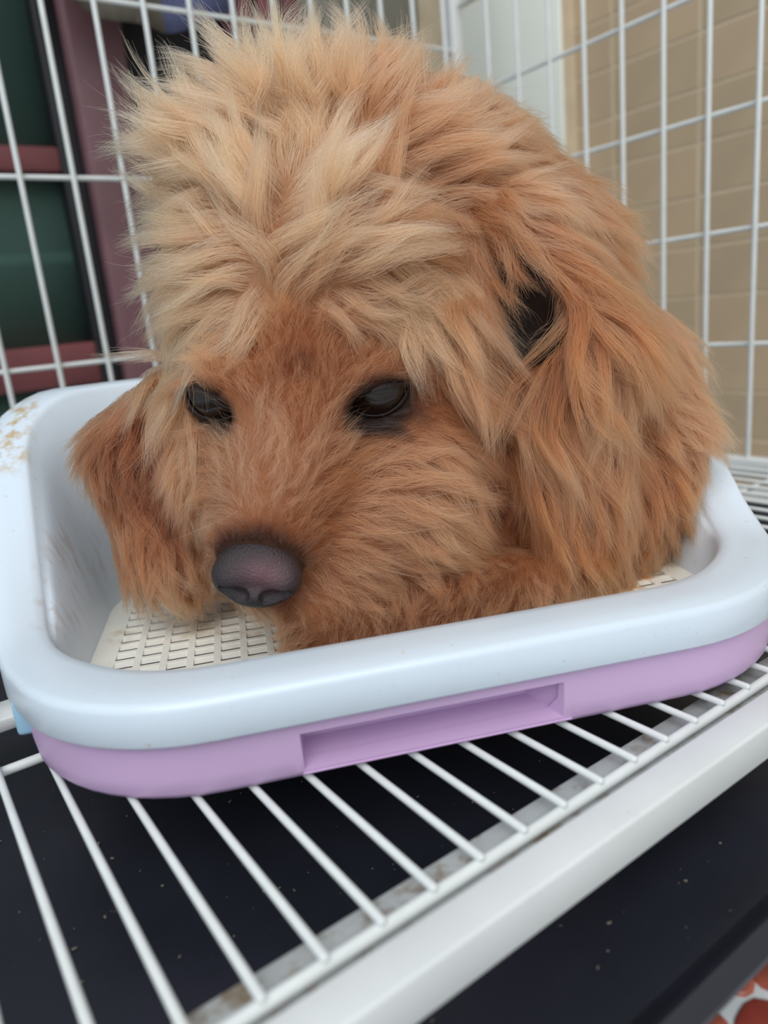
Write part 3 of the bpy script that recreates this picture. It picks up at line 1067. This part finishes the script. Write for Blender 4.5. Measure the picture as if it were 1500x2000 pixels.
def blocked(p):
    m = np.zeros(len(p), bool)
    for c, r, X, Y, Z in EYES:
        q = p - c
        m |= np.linalg.norm(q, axis=1) < r * 1.0
        m |= (q @ Z > 0) & (np.hypot((q @ X) / 1.02, (q @ Y + 0.22 * r) / 0.42) < r)
    m |= nose_sdf(p) < 0.0004
    return m


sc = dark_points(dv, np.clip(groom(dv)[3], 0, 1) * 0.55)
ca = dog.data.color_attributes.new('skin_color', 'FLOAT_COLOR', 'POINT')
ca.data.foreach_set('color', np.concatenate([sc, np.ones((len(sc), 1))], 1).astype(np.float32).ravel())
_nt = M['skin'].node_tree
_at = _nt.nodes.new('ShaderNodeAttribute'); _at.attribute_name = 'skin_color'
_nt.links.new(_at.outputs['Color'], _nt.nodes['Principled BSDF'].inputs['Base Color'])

NP = 9


def push_out(pts, margin):
    """keep hair points outside the skin, off the nose and eyes, and above the grate"""
    q = pts.reshape(-1, 3)
    for _ in range(2):
        s = tri(F, q)
        g = unit(tri(GRAD, q))
        need = np.maximum(0, margin - s)
        q = q + g * need[:, None]
    q[:, 2] = np.maximum(q[:, 2], GZ + 0.0006)
    return q.reshape(pts.shape)


tri_mid = (ta + tb + tcv) / 3
tri_len = groom(tri_mid)[1]


def swirl(p):
    """slow, coherent turning of the coat so that neighbouring locks sweep together"""
    a = np.sin(p @ np.array([61., 47., -38.]) + 1.3) + np.sin(p @ np.array([-52., 70., 66.]) + 4.0)
    b = np.sin(p @ np.array([140., -95., 120.]) + 0.5) + np.sin(p @ np.array([-110., 130., 150.]) + 2.2)
    return 0.5 * a + 0.35 * b


def make_guides(n):
    p = sample(int(n * 1.3), np.clip(0.028 / tri_len, 0.5, 3.0) ** 1.4)
    p = p[~blocked(p)][:n]
    nrm = unit(tri(GRAD, p))
    d, L, lift, c = groom(p)
    longc = np.clip((L - 0.018) / 0.02, 0, 1)
    L = L * (1 + 0.32 * longc) * rng.uniform(0.75, 1.2, len(p))
    t = d - nrm * (d * nrm).sum(1, keepdims=True)
    t = unit(t)
    b = np.cross(nrm, t)
    t = unit(t + b * (rng.normal(0, 0.16, len(p)) + 0.40 * swirl(p) * (0.35 + 0.65 * longc))[:, None])
    b = np.cross(nrm, t)
    step = L / (NP - 1)
    pts = np.zeros((len(p), NP, 3))
    pts[:, 0] = p
    direction = unit(t * (1 - lift)[:, None] + nrm * (lift * 0.9 + 0.16)[:, None])
    ph = rng.uniform(0, 6.28, len(p))
    amp = rng.uniform(0.08, 0.60, len(p)) * np.clip(L / 0.035, 0.3, 1.2)
    freq = rng.uniform(0.5, 1.0, len(p))
    bend = rng.normal(0, 0.10, len(p))
    for k in range(1, NP):
        lay = 0.15
        wob = np.sin(ph + freq * k) * amp * 0.5 + bend + 0.10 * np.sin(3.0 * swirl(p) + 0.6 * k)
        direction = unit(direction + t * lay + b * wob[:, None] + np.array([0, 0, -0.075]) * np.clip(L / 0.03, 0, 1.3)[:, None])
        pts[:, k] = pts[:, k - 1] + direction * step[:, None]
        q = pts[:, k]
        s = tri(F, q); g = unit(tri(GRAD, q))
        mar = 0.0012 + 0.0035 * lift * k / NP
        pts[:, k] = q + g * np.maximum(0, mar - s)[:, None]
    return p, pts, L, c


gp, gpts, gL, gcol = make_guides(5200)
kd = KDTree(len(gp))
for i, q in enumerate(gp):
    kd.insert(Vector(q), i)
kd.balance()

# more hairs where the coat is thin and short
seen = np.clip(((tri_mid - CAM) / np.linalg.norm(tri_mid - CAM, axis=1, keepdims=True) * -unit(np.cross(tb - ta, tcv - ta))).sum(1) * 1.6 + 0.8, 0.18, 1.0)
roots = sample(190000, seen)
roots = roots[~blocked(roots)]
near = np.array([[kd.find_n(Vector(q), 2)[j][1] for j in (0, 1)] for q in roots])
pick = np.where(rng.random(len(roots)) < 0.85, near[:, 0], near[:, 1])
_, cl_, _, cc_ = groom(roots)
tt = np.linspace(0, 1, NP)
off = gpts[pick] - gpts[pick][:, :1]
scale = (rng.uniform(0.55, 1.12, len(roots)) * np.clip(cl_ * 1.2 / gL[pick], 0.5, 1.4) ** 0.6)
dr = roots - gp[pick]
clump = rng.uniform(0.40, 0.85, len(roots)) + 0.14 * np.clip((cl_ - 0.018) / 0.02, 0, 1)
loose = rng.random(len(roots)) < 0.06
clump[loose] = rng.uniform(-0.3, 0.2, loose.sum())
prof = 1 - clump[:, None] * (tt ** 1.1)[None]
hair = gp[pick][:, None, :] + off * scale[:, None, None] + dr[:, None, :] * prof[..., None]
jit = rng.normal(0, 1, (len(roots), 3)) * (0.0010 + 0.0024 * loose)[:, None] * np.clip(cl_ / 0.03, 0.4, 1.3)[:, None]
hair = hair + jit[:, None, :] * (tt ** 1.4)[None, :, None]
j2 = rng.normal(0, 1, (len(roots), 3)) * 0.0007
hair = hair + j2[:, None, :] * np.sin(tt * 6.28 * rng.uniform(0.5, 1.2, len(roots))[:, None])[..., None]
hair[:, 0] = roots - unit(tri(GRAD, roots)) * 0.0006
hair[:, 1:] = push_out(hair[:, 1:], 0.0006)
# hair is parted in front of the ear hollow: drop strands that would close over it
hc = cone(hair[:, 2:].reshape(-1, 3), P(990, 528, .338), P(1016, 630, .335), .0105, .0120).reshape(len(hair), -1)
hc2 = cone(hair[:, 2:].reshape(-1, 3), P(990, 528, .320), P(1016, 630, .316), .0085, .0105).reshape(len(hair), -1)
shut = (np.minimum(hc, hc2).min(1) < 0) & ((cl_ > 0.012) | (gL[pick] > 0.013)) & (rng.random(len(hair)) < 0.95)
shut |= (cone(roots, P(990, 515, .349), P(1022, 640, .347), .017, .019) < 0.0015) & ((cl_ > 0.012) | (gL[pick] > 0.013))
for c, r, X, Y, Z in EYES:
    w = (CAM - c) / np.linalg.norm(CAM - c)
    q = hair[:, 2:].reshape(-1, 3) - c
    ahead = (q @ w > 0)
    q = q - w * (q @ w)[:, None]
    over = (ahead & (np.hypot((q @ X) / 0.92, (q @ Y + 0.24 * r) / 0.40) < r)).reshape(len(hair), -1)
    shut |= (over.sum(1) > 0) & (rng.random(len(hair)) < 0.93)
keep = ~shut
hair, roots, pick, cl_, cc_, loose = hair[keep], roots[keep], pick[keep], cl_[keep], cc_[keep], loose[keep]

# colour: each hair its own tint, paler towards the tip with roots darkened for contrast, dark round the eyes and above the nose
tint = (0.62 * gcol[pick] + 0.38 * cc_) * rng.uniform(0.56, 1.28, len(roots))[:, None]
tint *= (0.9 + 0.2 * rng.random(len(gp)))[pick][:, None]
streak = rng.random(len(gp)) < 0.16
tint = np.where((streak[pick] & (cl_ > 0.024))[:, None], tint * np.array([1.18, 1.22, 1.26]), tint)
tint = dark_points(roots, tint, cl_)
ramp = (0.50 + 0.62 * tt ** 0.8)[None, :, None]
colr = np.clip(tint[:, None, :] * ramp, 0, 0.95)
short = np.clip(cl_ / 0.03, 0.45, 1.0)
rad = (0.000118 * short * rng.uniform(0.75, 1.25, len(roots)))[:, None] * (1 - 0.85 * tt ** 1.6)[None]

M['fur'] = bpy.data.materials.new('dog_fur')
M['fur'].use_nodes = True
nt = M['fur'].node_tree
for n in list(nt.nodes): nt.nodes.remove(n)
out = nt.nodes.new('ShaderNodeOutputMaterial')
hb = nt.nodes.new('ShaderNodeBsdfHairPrincipled')
hb.parametrization = 'COLOR'
hb.inputs['Roughness'].default_value = 0.42
hb.inputs['Radial Roughness'].default_value = 0.6
at = nt.nodes.new('ShaderNodeAttribute')
at.attribute_name = 'fur_color'
nt.links.new(at.outputs['Color'], hb.inputs['Color'])
nt.links.new(hb.outputs['BSDF'], out.inputs['Surface'])


def make_fur(name, pts, radii, cols):
    n = len(pts)
    cu = bpy.data.hair_curves.new(name)
    cu.add_curves([pts.shape[1]] * n)
    cu.points.foreach_set('position', pts.astype(np.float32).ravel())
    cu.points.foreach_set('radius', radii.astype(np.float32).ravel())
    a = cu.attributes.new('fur_color', 'FLOAT_COLOR', 'POINT')
    rgba = np.ones((n * pts.shape[1], 4), np.float32)
    rgba[:, :3] = cols.reshape(-1, 3)
    a.data.foreach_set('color', rgba.ravel())
    cu.materials.append(M['fur'])
    o = bpy.data.objects.new(name, cu)
    col.objects.link(o)
    o.parent = dog
    o['kind'] = 'stuff'
    return o


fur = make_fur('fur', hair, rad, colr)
fur['label'] = 'long wavy apricot fur'

# a few long pale whiskers on the cheek and muzzle
wp, wr, wc = [], [], []
for (x, y, dx, dy, L) in ((700, 980, 1.0, .02, .085), (720, 1010, 1.0, -.1, .075), (680, 1040, 1.0, .1, .06), (760, 990, .95, -.25, .06),
                          (660, 1000, .98, -.05, .07), (640, 1090, .8, .45, .04), (470, 1000, -.8, .4, .035), (690, 1090, .9, .35, .05)):
    p = hit(x, y)
    nrm = unit(tri(GRAD, p[None]))[0]
    d = unit(dx * CAM_R + dy * CAM_D)
    d = unit(d - nrm * (d @ nrm) + 0.30 * nrm)
    s = np.linspace(0, 1, NP)
    wp.append(p + d * (L * s)[:, None] + (-nrm * 0.2 - CAM_D * 0.25 * random.uniform(-.4, 1)) * (L * s ** 2)[:, None])
    wr.append(0.00013 * (1 - 0.9 * s))
    wc.append(np.tile(np.array([0.85, 0.68, 0.48]), (NP, 1)))
wp = push_out(np.array(wp), 0.002)
wk = make_fur('whiskers', wp, np.array(wr), np.array(wc))

for o, lab, cat in ((floor, 'white floor set with red-brown pebbles in front of the pan', 'floor'),
                    (wall_right, 'tan tiled wall behind the end of the cage', 'wall'),
                    (pil, 'glossy white tiled pilaster beside the tan wall', 'pilaster'),
                    (wall_back, 'grey plaster wall between the pilaster and the wood panels', 'wall'),
                    (trim, 'dark wall strip with narrow red-brown wood panels', 'panelling'),
                    (win, 'red-brown wooden window with dark green glass', 'window'),
                    (inner, 'dull green wall of the room behind the window', 'wall')):
    tag(o, lab, cat)
